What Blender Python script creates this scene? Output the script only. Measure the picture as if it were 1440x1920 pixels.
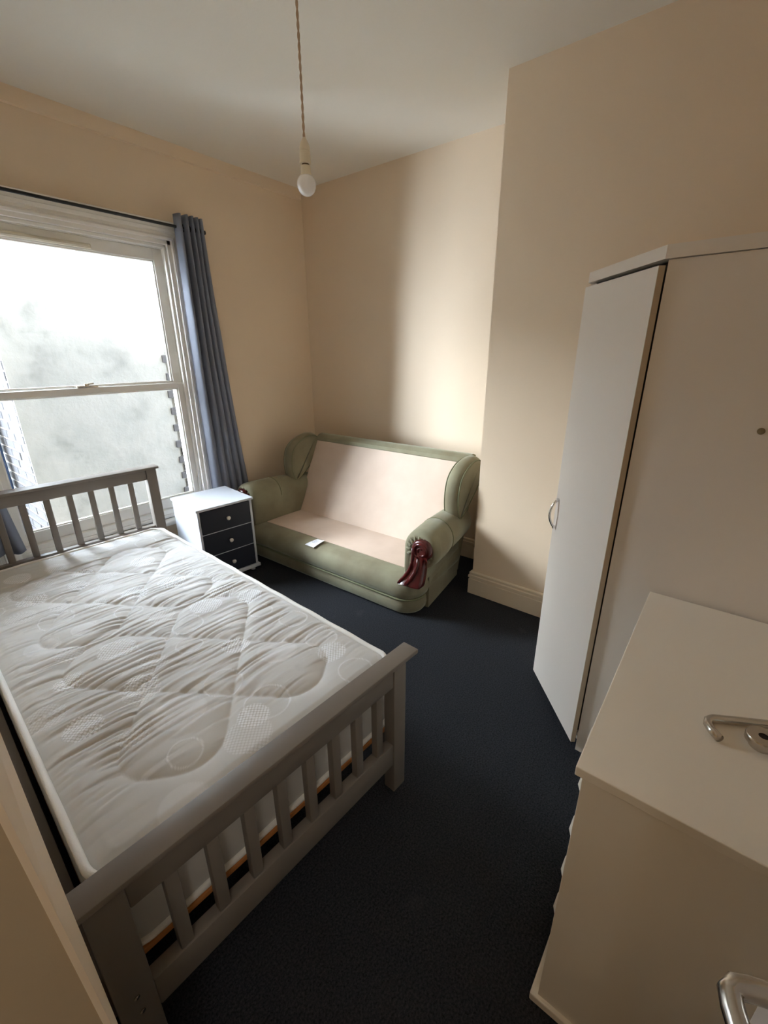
import bpy, bmesh, math, random
import numpy as np
from mathutils import Vector, Matrix, noise as mnoise

for o in list(bpy.data.objects):
    bpy.data.objects.remove(o, do_unlink=True)
C = bpy.context.scene.collection
SC = bpy.context.scene
S = 1.55                      # eye height in metres; plan figures measured in eye heights are multiplied by it
R = math.radians

# ------------------------------------------------------------------ camera
yaw, pit, rol = R(51.5788), R(20.0444), R(-0.2929)
fw = Vector((math.sin(yaw) * math.cos(pit), math.cos(yaw) * math.cos(pit), -math.sin(pit)))
r0 = Vector((math.cos(yaw), -math.sin(yaw), 0))
u0 = r0.cross(fw)
r1 = r0 * math.cos(rol) + u0 * math.sin(rol)
u1 = -r0 * math.sin(rol) + u0 * math.cos(rol)
cd = bpy.data.cameras.new('camera')
cam = bpy.data.objects.new('camera', cd)
C.objects.link(cam)
M = Matrix((r1, u1, -fw)).transposed().to_4x4()
M.translation = Vector((0, 0, S))
cam.matrix_world = M
cd.sensor_fit = 'HORIZONTAL'
cd.sensor_width = 36.0
cd.lens = 36.0 * 819.49 / 1440.0
cd.clip_start = 0.02
SC.camera = cam

# ------------------------------------------------------------------ sky, lights, exposure
w = bpy.data.worlds.new('sky')
SC.world = w
w.use_nodes = True
bg = w.node_tree.nodes['Background']
bg.inputs[0].default_value = (0.80, 0.88, 1.0, 1)
bg.inputs[1].default_value = 36.0
pd = bpy.data.lights.new('window_portal', 'AREA')
pd.shape = 'RECTANGLE'; pd.size = 1.30; pd.size_y = 1.95
pd.cycles.is_portal = True
po = bpy.data.objects.new('window_portal', pd); C.objects.link(po)
po.location = (1.12, 3.45, 1.30)
po.rotation_euler = (R(-90), 0, 0)
sd_ = bpy.data.lights.new('hazy_sun', 'SUN')          # low sun behind thin cloud, reaching in along the alley
sd_.energy = 3.9; sd_.angle = R(26); sd_.color = (0.94, 0.97, 1.0)
su_ = bpy.data.objects.new('hazy_sun', sd_); C.objects.link(su_)
su_.rotation_euler = Vector((0.56, -0.80, -0.36)).to_track_quat('-Z', 'Y').to_euler()
hl_ = bpy.data.lights.new('hall_fill', 'POINT')         # fill light added in the unseen hallway to lift the near side
hl_.energy = 11.0; hl_.shadow_soft_size = 0.2; hl_.color = (1.0, 0.97, 0.93)
ho_ = bpy.data.objects.new('hall_fill', hl_); C.objects.link(ho_)
ho_.location = (-0.85, -0.75, 2.5)
SC.view_settings.view_transform = 'Standard'
SC.view_settings.look = 'None'
SC.view_settings.gamma = 1.0
SC.view_settings.use_curve_mapping = False
SC.view_settings.exposure = 0.86
SC.cycles.use_denoising = True
SC.cycles.max_bounces = 14
SC.cycles.diffuse_bounces = 10
SC.cycles.transparent_max_bounces = 16
SC.cycles.sample_clamp_indirect = 8.0


# ------------------------------------------------------------------ helpers
def tag(o, label=None, cat=None, group=None, kind=None):
    if label: o['label'] = label
    if cat: o['category'] = cat
    if group: o['group'] = group
    if kind: o['kind'] = kind
    return o


def empty(name, loc, rz=0, label=None, cat=None, group=None, kind=None):
    o = bpy.data.objects.new(name, None)
    C.objects.link(o)
    o.location = loc
    o.rotation_euler = (0, 0, rz)
    o.empty_display_size = 0.1
    return tag(o, label, cat, group, kind)


class MB:
    """collects shapes in one bmesh"""

    def __init__(self):
        self.b = bmesh.new()

    def box(self, x0, x1, y0, y1, z0, z1, bev=0.0, seg=2, mat=None):
        vs = [self.b.verts.new((x, y, z)) for z in (z0, z1) for y in (y0, y1) for x in (x0, x1)]
        fs = [(0, 2, 3, 1), (4, 5, 7, 6), (0, 1, 5, 4), (1, 3, 7, 5), (3, 2, 6, 7), (2, 0, 4, 6)]
        faces = [self.b.faces.new([vs[i] for i in f]) for f in fs]
        if bev > 0:
            es = list({e for f in faces for e in f.edges})
            bmesh.ops.bevel(self.b, geom=es, offset=bev, segments=seg, profile=0.5, affect='EDGES')
        elif mat is not None:
            for v in vs: v.co = mat @ v.co
        return self

    def prism(self, pts, vec, bev=0.0, seg=2):
        """closed planar outline pts (3D), extruded by vec"""
        vec = Vector(vec)
        a = [self.b.verts.new(p) for p in pts]
        c = [self.b.verts.new(Vector(p) + vec) for p in pts]
        n = len(pts)
        fs = [self.b.faces.new(a[::-1]), self.b.faces.new(c)]
        for i in range(n):
            fs.append(self.b.faces.new((a[i], a[(i + 1) % n], c[(i + 1) % n], c[i])))
        if bev > 0:
            es = list(fs[0].edges) + list(fs[1].edges)
            bmesh.ops.bevel(self.b, geom=es, offset=bev, segments=seg, profile=0.5, affect='EDGES')
        return self

    def loft(self, rings, close=True, cap=True):
        R_ = [[self.b.verts.new(p) for p in r] for r in rings]
        n = len(R_[0])
        for a, c in zip(R_, R_[1:]):
            for i in range(n if close else n - 1):
                j = (i + 1) % n
                self.b.faces.new((a[i], a[j], c[j], c[i]))
        if cap and close:
            self.b.faces.new(R_[0][::-1]); self.b.faces.new(R_[-1])
        return self

    def tube(self, pts, rad, n=10, closed=False):
        pts = [Vector(p) for p in pts]
        k = len(pts)
        rad = rad if isinstance(rad, (list, tuple)) else [rad] * k
        rings = []
        up = None
        for i, p in enumerate(pts):
            if closed:
                t = (pts[(i + 1) % k] - pts[i - 1]).normalized()
            else:
                t = (pts[min(i + 1, k - 1)] - pts[max(i - 1, 0)]).normalized()
            if up is None:
                up = t.orthogonal().normalized()
            up = (up - t * up.dot(t))
            if up.length < 1e-6: up = t.orthogonal()
            up.normalize()
            s = t.cross(up)
            rings.append([p + (up * math.cos(2 * math.pi * j / n) + s * math.sin(2 * math.pi * j / n)) * rad[i] for j in range(n)])
        if closed:
            rings.append(rings[0])
            self.loft(rings, True, False)
            bmesh.ops.remove_doubles(self.b, verts=self.b.verts, dist=1e-6)
        else:
            self.loft(rings)
        return self

    def lathe(self, prof, origin=(0, 0, 0), axis=(0, 0, 1), n=24):
        ax = Vector(axis).normalized()
        e1 = ax.orthogonal().normalized()
        e2 = ax.cross(e1)
        o = Vector(origin)
        rings = [[o + ax * h + (e1 * math.cos(2 * math.pi * j / n) + e2 * math.sin(2 * math.pi * j / n)) * max(r, 1e-5) for j in range(n)] for r, h in prof]
        return self.loft(rings)

    def build(self, name, mat=None, parent=None, smooth=False, angle=40):
        bmesh.ops.recalc_face_normals(self.b, faces=self.b.faces)
        me = bpy.data.meshes.new(name)
        self.b.to_mesh(me); self.b.free()
        if mat: me.materials.append(mat)
        if smooth:
            me.polygons.foreach_set('use_smooth', [True] * len(me.polygons))
            if angle < 180:
                try:
                    me.set_sharp_from_angle(angle=R(angle))
                except Exception:
                    pass
        o = bpy.data.objects.new(name, me)
        C.objects.link(o)
        if parent: o.parent = parent
        return o


def copy_tree(o, parent=None):
    c = o.copy(); C.objects.link(c)
    c.parent = parent
    for ch in [x for x in bpy.data.objects if x.parent == o]:
        copy_tree(ch, c)
    return c


def copy_part(o, loc):
    c = o.copy(); C.objects.link(c); c.location = loc
    return c


def lin(c):
    return tuple(((v / 255) / 12.92 if v / 255 <= 0.04045 else ((v / 255 + 0.055) / 1.055) ** 2.4) for v in c) + (1,)


def mat(name, col, rough=0.6, metal=0.0, bump=None, var=None, sheen=None, spec=0.5, coat=0.0):
    """col sRGB 0-255. bump=(scale, strength, detail); var=(scale, amount, second colour)"""
    m = bpy.data.materials.new(name); m.use_nodes = True
    nt = m.node_tree; N = nt.nodes; L = nt.links
    p = N['Principled BSDF']
    p.inputs['Base Color'].default_value = lin(col)
    p.inputs['Roughness'].default_value = rough
    p.inputs['Metallic'].default_value = metal
    p.inputs['Specular IOR Level'].default_value = spec
    p.inputs['Coat Weight'].default_value = coat
    tc = N.new('ShaderNodeTexCoord')
    if var:
        nz = N.new('ShaderNodeTexNoise'); nz.inputs['Scale'].default_value = var[0]; nz.inputs['Detail'].default_value = 4
        L.new(tc.outputs['Object'], nz.inputs['Vector'])
        mr = N.new('ShaderNodeMapRange'); mr.inputs[1].default_value = 0.35; mr.inputs[2].default_value = 0.7; mr.inputs[4].default_value = var[1]
        L.new(nz.outputs['Fac'], mr.inputs[0])
        mx = N.new('ShaderNodeMix'); mx.data_type = 'RGBA'
        mx.inputs[6].default_value = lin(col); mx.inputs[7].default_value = lin(var[2])
        L.new(mr.outputs[0], mx.inputs[0]); L.new(mx.outputs[2], p.inputs['Base Color'])
    if bump:
        nb = N.new('ShaderNodeTexNoise'); nb.inputs['Scale'].default_value = bump[0]; nb.inputs['Detail'].default_value = bump[2] if len(bump) > 2 else 3
        L.new(tc.outputs['Object'], nb.inputs['Vector'])
        bp = N.new('ShaderNodeBump'); bp.inputs['Strength'].default_value = bump[1]; bp.inputs['Distance'].default_value = 0.004
        L.new(nb.outputs['Fac'], bp.inputs['Height']); L.new(bp.outputs[0], p.inputs['Normal'])
    if sheen:
        p.inputs['Sheen Weight'].default_value = sheen[0]
        p.inputs['Sheen Roughness'].default_value = sheen[1]
        p.inputs['Sheen Tint'].default_value = lin(sheen[2])
    return m


MT = {}
MT['wall'] = mat('cream_emulsion', (226, 208, 184), 0.75, bump=(60, 0.12, 4), var=(1.6, 0.4, (222, 202, 176)))
MT['reveal'] = mat('cream_emulsion_shaded', (176, 160, 134), 0.85, bump=(60, 0.12, 4))  # wall emulsion darkened: the doorway's shade is put into the colour
MT['ceiling'] = mat('white_ceiling_paint', (232, 229, 220), 0.85, bump=(70, 0.12, 4))
MT['skirting'] = mat('cream_gloss_paint', (222, 208, 185), 0.45, bump=(30, 0.05, 3))
MT['hall'] = mat('hall_emulsion', (214, 196, 168), 0.8)
MT['pvc'] = mat('white_window_paint', (238, 236, 230), 0.4)
MT['bed_paint'] = mat('grey_bed_paint', (122, 115, 108), 0.45, bump=(40, 0.05, 3))
MT['slat_wood'] = mat('pine_slat', (186, 124, 68), 0.6, var=(9, 0.7, (170, 108, 52)))
MT['white_board'] = mat('white_melamine', (206, 212, 222), 0.35)
MT['navy'] = mat('navy_drawer_front', (34, 38, 52), 0.5)
MT['knob'] = mat('white_knob', (232, 228, 220), 0.35)
MT['wardrobe'] = mat('pale_grey_laminate', (219, 210, 199), 0.55, bump=(160, 0.03, 3))
MT['wardrobe_edge'] = mat('beige_edge_band', (176, 158, 134), 0.6)
MT['chest'] = mat('off_white_laminate', (236, 229, 216), 0.5, bump=(160, 0.03, 3))
MT['dark_gap'] = mat('gap_shade_colour', (40, 35, 30), 0.9)  # shade of the wardrobe door gap, given as a colour
MT['chrome'] = mat('satin_chrome', (205, 200, 192), 0.22, 1.0)
MT['bright_chrome'] = mat('bright_chrome', (215, 215, 215), 0.12, 1.0)
MT['hole'] = mat('dark_spindle_hole', (40, 28, 22), 0.8)
MT['rod'] = mat('black_metal', (22, 22, 24), 0.45)
MT['curtain'] = mat('slate_blue_curtain', (120, 125, 138), 0.8, bump=(300, 0.25, 3), sheen=(0.25, 0.4, (190, 200, 225)))
MT['mahogany'] = mat('mahogany_lacquer', (84, 26, 24), 0.25, var=(14, 0.6, (58, 16, 18)), coat=0.4)
MT['velvet'] = mat('sage_velvet', (124, 117, 95), 0.75, bump=(220, 0.2, 3), var=(5.5, 0.75, (146, 146, 122)), sheen=(0.8, 0.35, (216, 222, 208)), spec=0.2)
MT['piping'] = mat('sage_piping', (112, 114, 84), 0.7)
MT['hessian'] = mat('beige_lining_cloth', (210, 191, 175), 0.9, bump=(400, 0.25, 2), var=(7, 0.6, (199, 179, 162)), spec=0.1)
MT['paper'] = mat('white_paper', (236, 238, 244), 0.8)
MT['print'] = mat('grey_print', (200, 202, 210), 0.8)
MT['cord'] = mat('beige_flex', (186, 160, 132), 0.6)
MT['holder'] = mat('cream_plastic', (222, 212, 188), 0.45)
MT['bulb'] = mat('opal_glass', (245, 245, 245), 0.25)
MT['radiator'] = mat('radiator_enamel', (228, 226, 220), 0.4)
MT['brick'] = mat('stock_brick', (30, 28, 30), 0.9, bump=(50, 0.5, 4), var=(10, 0.9, (20, 20, 24)))
MT['mortar'] = mat('pale_mortar', (136, 134, 130), 0.95, bump=(40, 0.5, 4))
MT['pipe'] = mat('blue_pipe_paint', (60, 80, 112), 0.4)
MT['yard'] = mat('yard_concrete', (150, 148, 142), 0.9)
MT['door'] = mat('white_door_paint', (206, 200, 194), 0.45)
MT['lining_trim'] = mat('cream_gloss_trim', (240, 222, 196), 0.45)


def carpet_mat():
    m = mat('charcoal_carpet', (40, 42, 49), 0.95, spec=0.1)
    nt = m.node_tree; N = nt.nodes; L = nt.links; p = N['Principled BSDF']
    tc = N.new('ShaderNodeTexCoord')
    a = N.new('ShaderNodeTexNoise'); a.inputs['Scale'].default_value = 170; a.inputs['Detail'].default_value = 3; a.inputs['Roughness'].default_value = 0.7
    b = N.new('ShaderNodeTexNoise'); b.inputs['Scale'].default_value = 3.2; b.inputs['Detail'].default_value = 5
    L.new(tc.outputs['Object'], a.inputs['Vector']); L.new(tc.outputs['Object'], b.inputs['Vector'])
    r = N.new('ShaderNodeValToRGB')
    r.color_ramp.elements[0].position = 0.3; r.color_ramp.elements[0].color = lin((24, 25, 28))
    r.color_ramp.elements[1].position = 0.72; r.color_ramp.elements[1].color = lin((62, 64, 69))
    L.new(a.outputs['Fac'], r.inputs[0])
    # faint pale scuffs
    sc = N.new('ShaderNodeMapRange'); sc.inputs[1].default_value = 0.66; sc.inputs[2].default_value = 0.8; sc.inputs[4].default_value = 0.35
    L.new(b.outputs['Fac'], sc.inputs[0])
    mx = N.new('ShaderNodeMix'); mx.data_type = 'RGBA'
    L.new(sc.outputs[0], mx.inputs[0]); L.new(r.outputs[0], mx.inputs[6]); mx.inputs[7].default_value = lin((96, 98, 104))
    L.new(mx.outputs[2], p.inputs['Base Color'])
    bp = N.new('ShaderNodeBump'); bp.inputs['Strength'].default_value = 0.8; bp.inputs['Distance'].default_value = 0.006
    L.new(a.outputs['Fac'], bp.inputs['Height']); L.new(bp.outputs[0], p.inputs['Normal'])
    return m


def render_mat():
    """weathered light grey render with cracks and patches"""
    m = mat('weathered_render', (168, 168, 164), 0.95, spec=0.1)
    nt = m.node_tree; N = nt.nodes; L = nt.links; p = N['Principled BSDF']
    tc = N.new('ShaderNodeTexCoord')
    a = N.new('ShaderNodeTexNoise'); a.inputs['Scale'].default_value = 3.0; a.inputs['Detail'].default_value = 9; a.inputs['Roughness'].default_value = 0.68
    b = N.new('ShaderNodeTexNoise'); b.inputs['Scale'].default_value = 14; b.inputs['Detail'].default_value = 6; b.inputs['Distortion'].default_value = 1.2
    for n in (a, b): L.new(tc.outputs['Object'], n.inputs['Vector'])
    r = N.new('ShaderNodeValToRGB')
    e = r.color_ramp.elements
    e[0].position = 0.28; e[0].color = lin((74, 75, 75))
    e[1].position = 0.62; e[1].color = lin((99, 99, 98))
    k = e.new(0.46); k.color = lin((93, 94, 93))
    L.new(a.outputs['Fac'], r.inputs[0])
    # thin crack lines where the fine noise crosses its mean
    s = N.new('ShaderNodeMath'); s.operation = 'SUBTRACT'; s.inputs[1].default_value = 0.5; L.new(b.outputs['Fac'], s.inputs[0])
    ab = N.new('ShaderNodeMath'); ab.operation = 'ABSOLUTE'; L.new(s.outputs[0], ab.inputs[0])
    mr = N.new('ShaderNodeMapRange'); mr.inputs[1].default_value = 0.0; mr.inputs[2].default_value = 0.02; mr.inputs[3].default_value = 1; mr.inputs[4].default_value = 0
    L.new(ab.outputs[0], mr.inputs[0])
    gate = N.new('ShaderNodeMapRange'); gate.inputs[1].default_value = 0.5; gate.inputs[2].default_value = 0.36; gate.inputs[3].default_value = 0; gate.inputs[4].default_value = 0.5
    L.new(a.outputs['Fac'], gate.inputs[0])
    mu = N.new('ShaderNodeMath'); mu.operation = 'MULTIPLY'; L.new(mr.outputs[0], mu.inputs[0]); L.new(gate.outputs[0], mu.inputs[1])
    mx = N.new('ShaderNodeMix'); mx.data_type = 'RGBA'
    L.new(mu.outputs[0], mx.inputs[0]); L.new(r.outputs[0], mx.inputs[6]); mx.inputs[7].default_value = lin((78, 78, 76))
    L.new(mx.outputs[2], p.inputs['Base Color'])
    bp = N.new('ShaderNodeBump'); bp.inputs['Strength'].default_value = 0.5; bp.inputs['Distance'].default_value = 0.02
    L.new(a.outputs['Fac'], bp.inputs['Height']); L.new(bp.outputs[0], p.inputs['Normal'])
    return m


def glass_mat():
    m = bpy.data.materials.new('window_glass'); m.use_nodes = True
    nt = m.node_tree; N = nt.nodes; L = nt.links
    N.clear()
    out = N.new('ShaderNodeOutputMaterial')
    t = N.new('ShaderNodeBsdfTransparent'); t.inputs[0].default_value = (0.97, 0.985, 0.98, 1)
    g = N.new('ShaderNodeBsdfGlossy'); g.inputs['Roughness'].default_value = 0.02
    fr = N.new('ShaderNodeFresnel'); fr.inputs[0].default_value = 1.2
    mx = N.new('ShaderNodeMixShader')
    L.new(fr.outputs[0], mx.inputs[0]); L.new(t.outputs[0], mx.inputs[1]); L.new(g.outputs[0], mx.inputs[2])
    L.new(mx.outputs[0], out.inputs[0])
    return m


def ticking_mat():
    """mattress cloth: woven discs from the 'motif' attribute (r lattice, g pale disc, b ring)"""
    m = mat('mattress_ticking', (214, 211, 203), 0.75, spec=0.25)
    nt = m.node_tree; N = nt.nodes; L = nt.links; p = N['Principled BSDF']
    at = N.new('ShaderNodeAttribute'); at.attribute_name = 'motif'
    sp = N.new('ShaderNodeSeparateColor'); L.new(at.outputs['Color'], sp.inputs[0])
    uvn = N.new('ShaderNodeAttribute'); uvn.attribute_name = 'cloth'
    mp = N.new('ShaderNodeMapping'); mp.inputs['Rotation'].default_value = (0, 0, R(45)); L.new(uvn.outputs['Vector'], mp.inputs['Vector'])
    vo = N.new('ShaderNodeTexVoronoi'); vo.inputs['Scale'].default_value = 105; vo.inputs['Randomness'].default_value = 0.0
    L.new(mp.outputs[0], vo.inputs['Vector'])
    dot = N.new('ShaderNodeMapRange'); dot.inputs[1].default_value = 0.50; dot.inputs[2].default_value = 0.34; dot.inputs[3].default_value = 0; dot.inputs[4].default_value = 1
    L.new(vo.outputs['Distance'], dot.inputs[0])
    m1 = N.new('ShaderNodeMath'); m1.operation = 'MULTIPLY'; L.new(dot.outputs[0], m1.inputs[0]); L.new(sp.outputs[0], m1.inputs[1])
    a1 = N.new('ShaderNodeMath'); a1.operation = 'ADD'; L.new(m1.outputs[0], a1.inputs[0]); L.new(sp.outputs[2], a1.inputs[1])
    g2 = N.new('ShaderNodeMath'); g2.operation = 'MULTIPLY'; g2.inputs[1].default_value = 0.35; L.new(sp.outputs[1], g2.inputs[0])
    a2 = N.new('ShaderNodeMath'); a2.operation = 'ADD'; a2.use_clamp = True; L.new(a1.outputs[0], a2.inputs[0]); L.new(g2.outputs[0], a2.inputs[1])
    mx = N.new('ShaderNodeMix'); mx.data_type = 'RGBA'
    mx.inputs[6].default_value = lin((205, 204, 201)); mx.inputs[7].default_value = lin((240, 241, 243))
    L.new(a2.outputs[0], mx.inputs[0]); L.new(mx.outputs[2], p.inputs['Base Color'])
    bp = N.new('ShaderNodeBump'); bp.inputs['Strength'].default_value = 0.5; bp.inputs['Distance'].default_value = 0.002
    L.new(a1.outputs[0], bp.inputs['Height']); L.new(bp.outputs[0], p.inputs['Normal'])
    return m


MT['carpet'] = carpet_mat()
MT['render'] = render_mat()
MT['glass'] = glass_mat()
MT['ticking'] = ticking_mat()


def struct(o):
    o['kind'] = 'structure'
    return o


# ------------------------------------------------------------------ room shell
YW = 2.045 * S      # inner face of window wall
XA = 1.885 * S      # alcove wall
XB = 1.572 * S      # chimney breast face
YB = 0.755 * S      # chimney breast end
YN = -0.235 * S     # near wall
XL = 0.0165 * S     # left wall
ZC = 1.805 * S      # ceiling
WX0, WX1, WZ0, WZ1 = 0.315 * S, 1.118 * S, 0.250 * S, 1.450 * S   # window opening
YO = YW + 0.26      # outer face of window wall

struct(MB().box(-1.8, XA + 0.2, -1.9, YO - 0.02, -0.12, 0.0).build('floor', MT['carpet']))
struct(MB().box(-1.8, XA + 0.2, -1.9, YO - 0.02, ZC, ZC + 0.15).build('ceiling', MT['ceiling']))

b = MB()
b.box(-1.0, WX0, YW, YO, -0.1, ZC)
b.box(WX1, XA + 0.2, YW, YO, -0.1, ZC)
b.box(WX0, WX1, YW, YO, -0.1, WZ0)
b.box(WX0, WX1, YW, YO, WZ1, ZC)
struct(b.build('wall_window', MT['wall']))

b = MB()
b.box(XA, XA + 0.2, YB - 0.05, YW, 0, ZC)
b.box(XB, XA + 0.2, YN, YB, 0, ZC)
struct(b.build('wall_right', MT['wall']))
struct(MB().box(-0.16, XA + 0.2, YN - 0.2, YN, 0, ZC).build('wall_near', MT['wall']))

# left wall ends at the doorway the camera stands in
YE0, YE1 = 0.335 * S, 0.395 * S
struct(MB().box(-0.10, XL, YE1, YW, 0, ZC).build('wall_left', MT['wall']))


def xe(z):
    return (0.0014 + (0.656 - z / S) * 0.030) * S


b = MB()
zz = (0.0, ZC)
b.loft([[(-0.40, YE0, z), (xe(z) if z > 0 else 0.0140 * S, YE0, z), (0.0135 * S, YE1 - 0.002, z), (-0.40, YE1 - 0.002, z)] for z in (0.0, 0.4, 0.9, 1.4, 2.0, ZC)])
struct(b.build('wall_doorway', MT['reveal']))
b = MB()
b.loft([[(min(xe(z), 0.0140 * S) - 0.001, YE0 - 0.003, z), (min(xe(z), 0.0140 * S) + 0.006, YE0 - 0.001, z), (XL + 0.003, YE1 - 0.001, z), (XL - 0.006, YE1 + 0.002, z)] for z in (0.0, 0.4, 0.9, 1.4, 2.0, ZC)])
struct(b.build('trim_2', MT['lining_trim']))

# hallway behind the camera
struct(MB().box(-1.8, -1.6, -1.9, 1.6, 0, ZC).build('wall_hall_far', MT['hall']))
struct(MB().box(-1.8, 0.2, -2.1, -1.9, 0, ZC).build('wall_hall_end', MT['hall']))
struct(MB().box(-1.8, -0.40, YE1 - 0.002, YE1 + 0.2, 0, ZC).build('wall_hall_side', MT['hall']))
struct(MB().box(-0.12, 0.0, -1.9, YN - 0.2, 0, ZC).build('wall_hall_near', MT['hall']))

# plaster band along the top of the window wall
b = MB()
b.prism([(-0.1, YW, 1.757 * S), (-0.1, YW - 0.016, 1.760 * S), (-0.1, YW - 0.020, 1.775 * S), (-0.1, YW - 0.024, ZC), (-0.1, YW, ZC)], (XA - 0.02 + 0.1, 0, 0))
struct(b.build('trim_1', MT['wall']))


def skirt_profile():
    h = 0.104 * S
    return [(0, 0), (0.019, 0), (0.019, h * 0.66), (0.013, h * 0.68), (0.013, h * 0.71), (0.0215, h * 0.74), (0.0215, h * 0.84), (0.011, h * 0.865), (0.011, h * 0.89), (0.016, h * 0.91), (0.016, h * 0.97), (0.010, h), (0, h)]


def skirting(name, path, side):
    """path of floor points; side = +1 board lies to the left of travel"""
    prof = skirt_profile()
    P = [Vector((x, y, 0)) for x, y in path]
    rings = []
    for i, p in enumerate(P):
        d0 = (P[i] - P[i - 1]).normalized() if i > 0 else (P[1] - P[0]).normalized()
        d1 = (P[i + 1] - P[i]).normalized() if i < len(P) - 1 else d0
        n0 = Vector((-d0.y, d0.x, 0)) * side; n1 = Vector((-d1.y, d1.x, 0)) * side
        n = (n0 + n1); n = n / max(n.dot(n0), 1e-6)
        rings.append([p + n * a + Vector((0, 0, h)) for a, h in prof])
    o = MB().loft(rings).build(name, MT['skirting'])
    return struct(o)


skirting('baseboard_right', [(XA, YW - 0.001), (XA, YB), (XB, YB), (XB, 0.39 * S)], -1)
skirting('baseboard_window', [(WX1 + 0.30, YW), (XA, YW)], -1)

# ------------------------------------------------------------------ window
win = empty('window_1', ((WX0 + WX1) / 2, YW, WZ0), 0, kind='structure')
wl = Matrix.Translation(-Vector(win.location))


def wbuild(b, name, m, parent=win, smooth=False):
    bmesh.ops.transform(b.b, matrix=wl, verts=b.b.verts)
    return b.build(name, m, parent, smooth)


yu = 2.105 * S    # upper sash room face
ylw = 2.078 * S   # lower sash room face
# moulded architrave, mitred around the opening
prof = [(0.0, 0.0), (0.0, 0.024), (0.012, 0.028), (0.020, 0.022), (0.024, 0.014), (0.040, 0.014), (0.044, 0.030), (0.058, 0.036), (0.062, 0.026), (0.078, 0.028), (0.082, 0.048), (0.098, 0.050), (0.104, 0.034), (0.108, 0.0)]
rings = []
path = [(WX0, WZ0 - 0.02), (WX0, WZ1), (WX1, WZ1), (WX1, WZ0 - 0.02)]
for i, (x, z) in enumerate(path):
    sx = -1 if i < 2 else 1
    up = 1 if i in (1, 2) else 0
    rings.append([Vector((x + sx * a, YW - h, z + up * a)) for a, h in prof])
b = MB(); b.loft(rings); wbuild(b, 'architrave', MT['pvc'])
# jamb lining box
b = MB()
lt = 0.022
b.box(WX0, WX0 + lt, YW, YO - 0.02, WZ0, WZ1)
b.box(WX1 - lt, WX1, YW, YO - 0.02, WZ0, WZ1)
b.box(WX0, WX1, YW, YO - 0.02, WZ1 - lt, WZ1)
for xa, xb in ((WX0 + lt, WX0 + lt + 0.016), (WX1 - lt - 0.016, WX1 - lt)):
    b.box(xa, xb, ylw - 0.028, ylw - 0.006, WZ0 + 0.03, WZ1 - lt, 0.004)
    b.box(xa, xb, ylw + 0.040, yu - 0.002, WZ0 + 0.03, WZ1 - lt)
b.box(WX0 + lt, WX1 - lt, ylw - 0.028, ylw - 0.006, WZ1 - lt - 0.02, WZ1 - lt, 0.004)
wbuild(b, 'lining', MT['pvc'])


def sash(name, x0, x1, z0, z1, y0, d, st, bot, top, lock=None):
    b = MB()
    b.box(x0, x0 + st, y0, y0 + d, z0, z1, 0.004)
    b.box(x1 - st, x1, y0, y0 + d, z0, z1, 0.004)
    b.box(x0 + st - .002, x1 - st + .002, y0, y0 + d, z0, z0 + bot, 0.004)
    b.box(x0 + st - .002, x1 - st + .002, y0, y0 + d, z1 - top, z1, 0.004)
    # glazing bead
    g = 0.007
    for a in ((x0 + st, x0 + st + g, z0 + bot, z1 - top), (x1 - st - g, x1 - st, z0 + bot, z1 - top)):
        b.box(a[0], a[1], y0 + 0.012, y0 + d - 0.006, a[2], a[3])
    for a in ((z0 + bot, z0 + bot + g), (z1 - top - g, z1 - top)):
        b.box(x0 + st, x1 - st, y0 + 0.012, y0 + d - 0.006, a[0], a[1])
    s = wbuild(b, name, MT['pvc'])
    b = MB(); b.box(x0 + st + 0.002, x1 - st - 0.002, y0 + d * 0.78, y0 + d * 0.78 + 0.005, z0 + bot + 0.002, z1 - top - 0.002)
    p = wbuild(b, 'pane', MT['glass'], win)
    p.parent = s
    return s


LX0, LX1 = WX0 + lt + 0.001, WX1 - lt - 0.001
sl = sash('lower_sash', LX0, LX1, 0.290 * S, 0.872 * S, ylw, 0.040, 0.052, 0.075, 0.040)
su = sash('upper_sash', LX0, LX1, 0.850 * S, 1.425 * S, yu, 0.040, 0.058, 0.040, 0.072)
b = MB()
b.box(LX0, LX1, yu - 0.02, yu + 0.04, 1.425 * S, WZ1 - lt + 0.001)
wbuild(b, 'head_rail', MT['pvc'])
b = MB()
b.box(0.62, 1.275, yu - 0.020, yu + 0.002, 1.383 * S, 1.400 * S, 0.006)
b.box(0.64, 1.255, yu - 0.026, yu - 0.018, 1.387 * S, 1.396 * S, 0.003)
tv = wbuild(b, 'trickle_vent', mat('cream_vent_plastic', (226, 220, 200), 0.5)); tv['label'] = 'cream plastic trickle vent'
b = MB()
b.box(1.02, 1.14, ylw + 0.002, ylw + 0.036, 0.872 * S, 0.872 * S + 0.012, 0.004)
b.lathe([(0.014, 0), (0.014, 0.012), (0.005, 0.016)], (1.08, ylw + 0.02, 0.872 * S + 0.010))
b.tube([(1.08, ylw + 0.02, 0.872 * S + 0.02), (1.12, ylw + 0.012, 0.872 * S + 0.024)], 0.006, 8)
lk = wbuild(b, 'sash_lock', MT['chrome'], win, True); lk['label'] = 'metal sash fastener'
# stepped sub-frame under the lower sash and the window board
b = MB()
b.box(LX0, LX1, YW + 0.010, YO - 0.03, WZ0, 0.268 * S, 0.003)
b.box(LX0, LX1, ylw - 0.030, YO - 0.03, 0.266 * S, 0.290 * S, 0.004)
wbuild(b, 'sub_sill', MT['pvc'])
b = MB()
b.box(WX0 - 0.13, WX1 + 0.13, YW - 0.070, YW + 0.05, WZ0 - 0.032, WZ0, 0.008)
wbuild(b, 'window_board', MT['pvc'])

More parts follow.
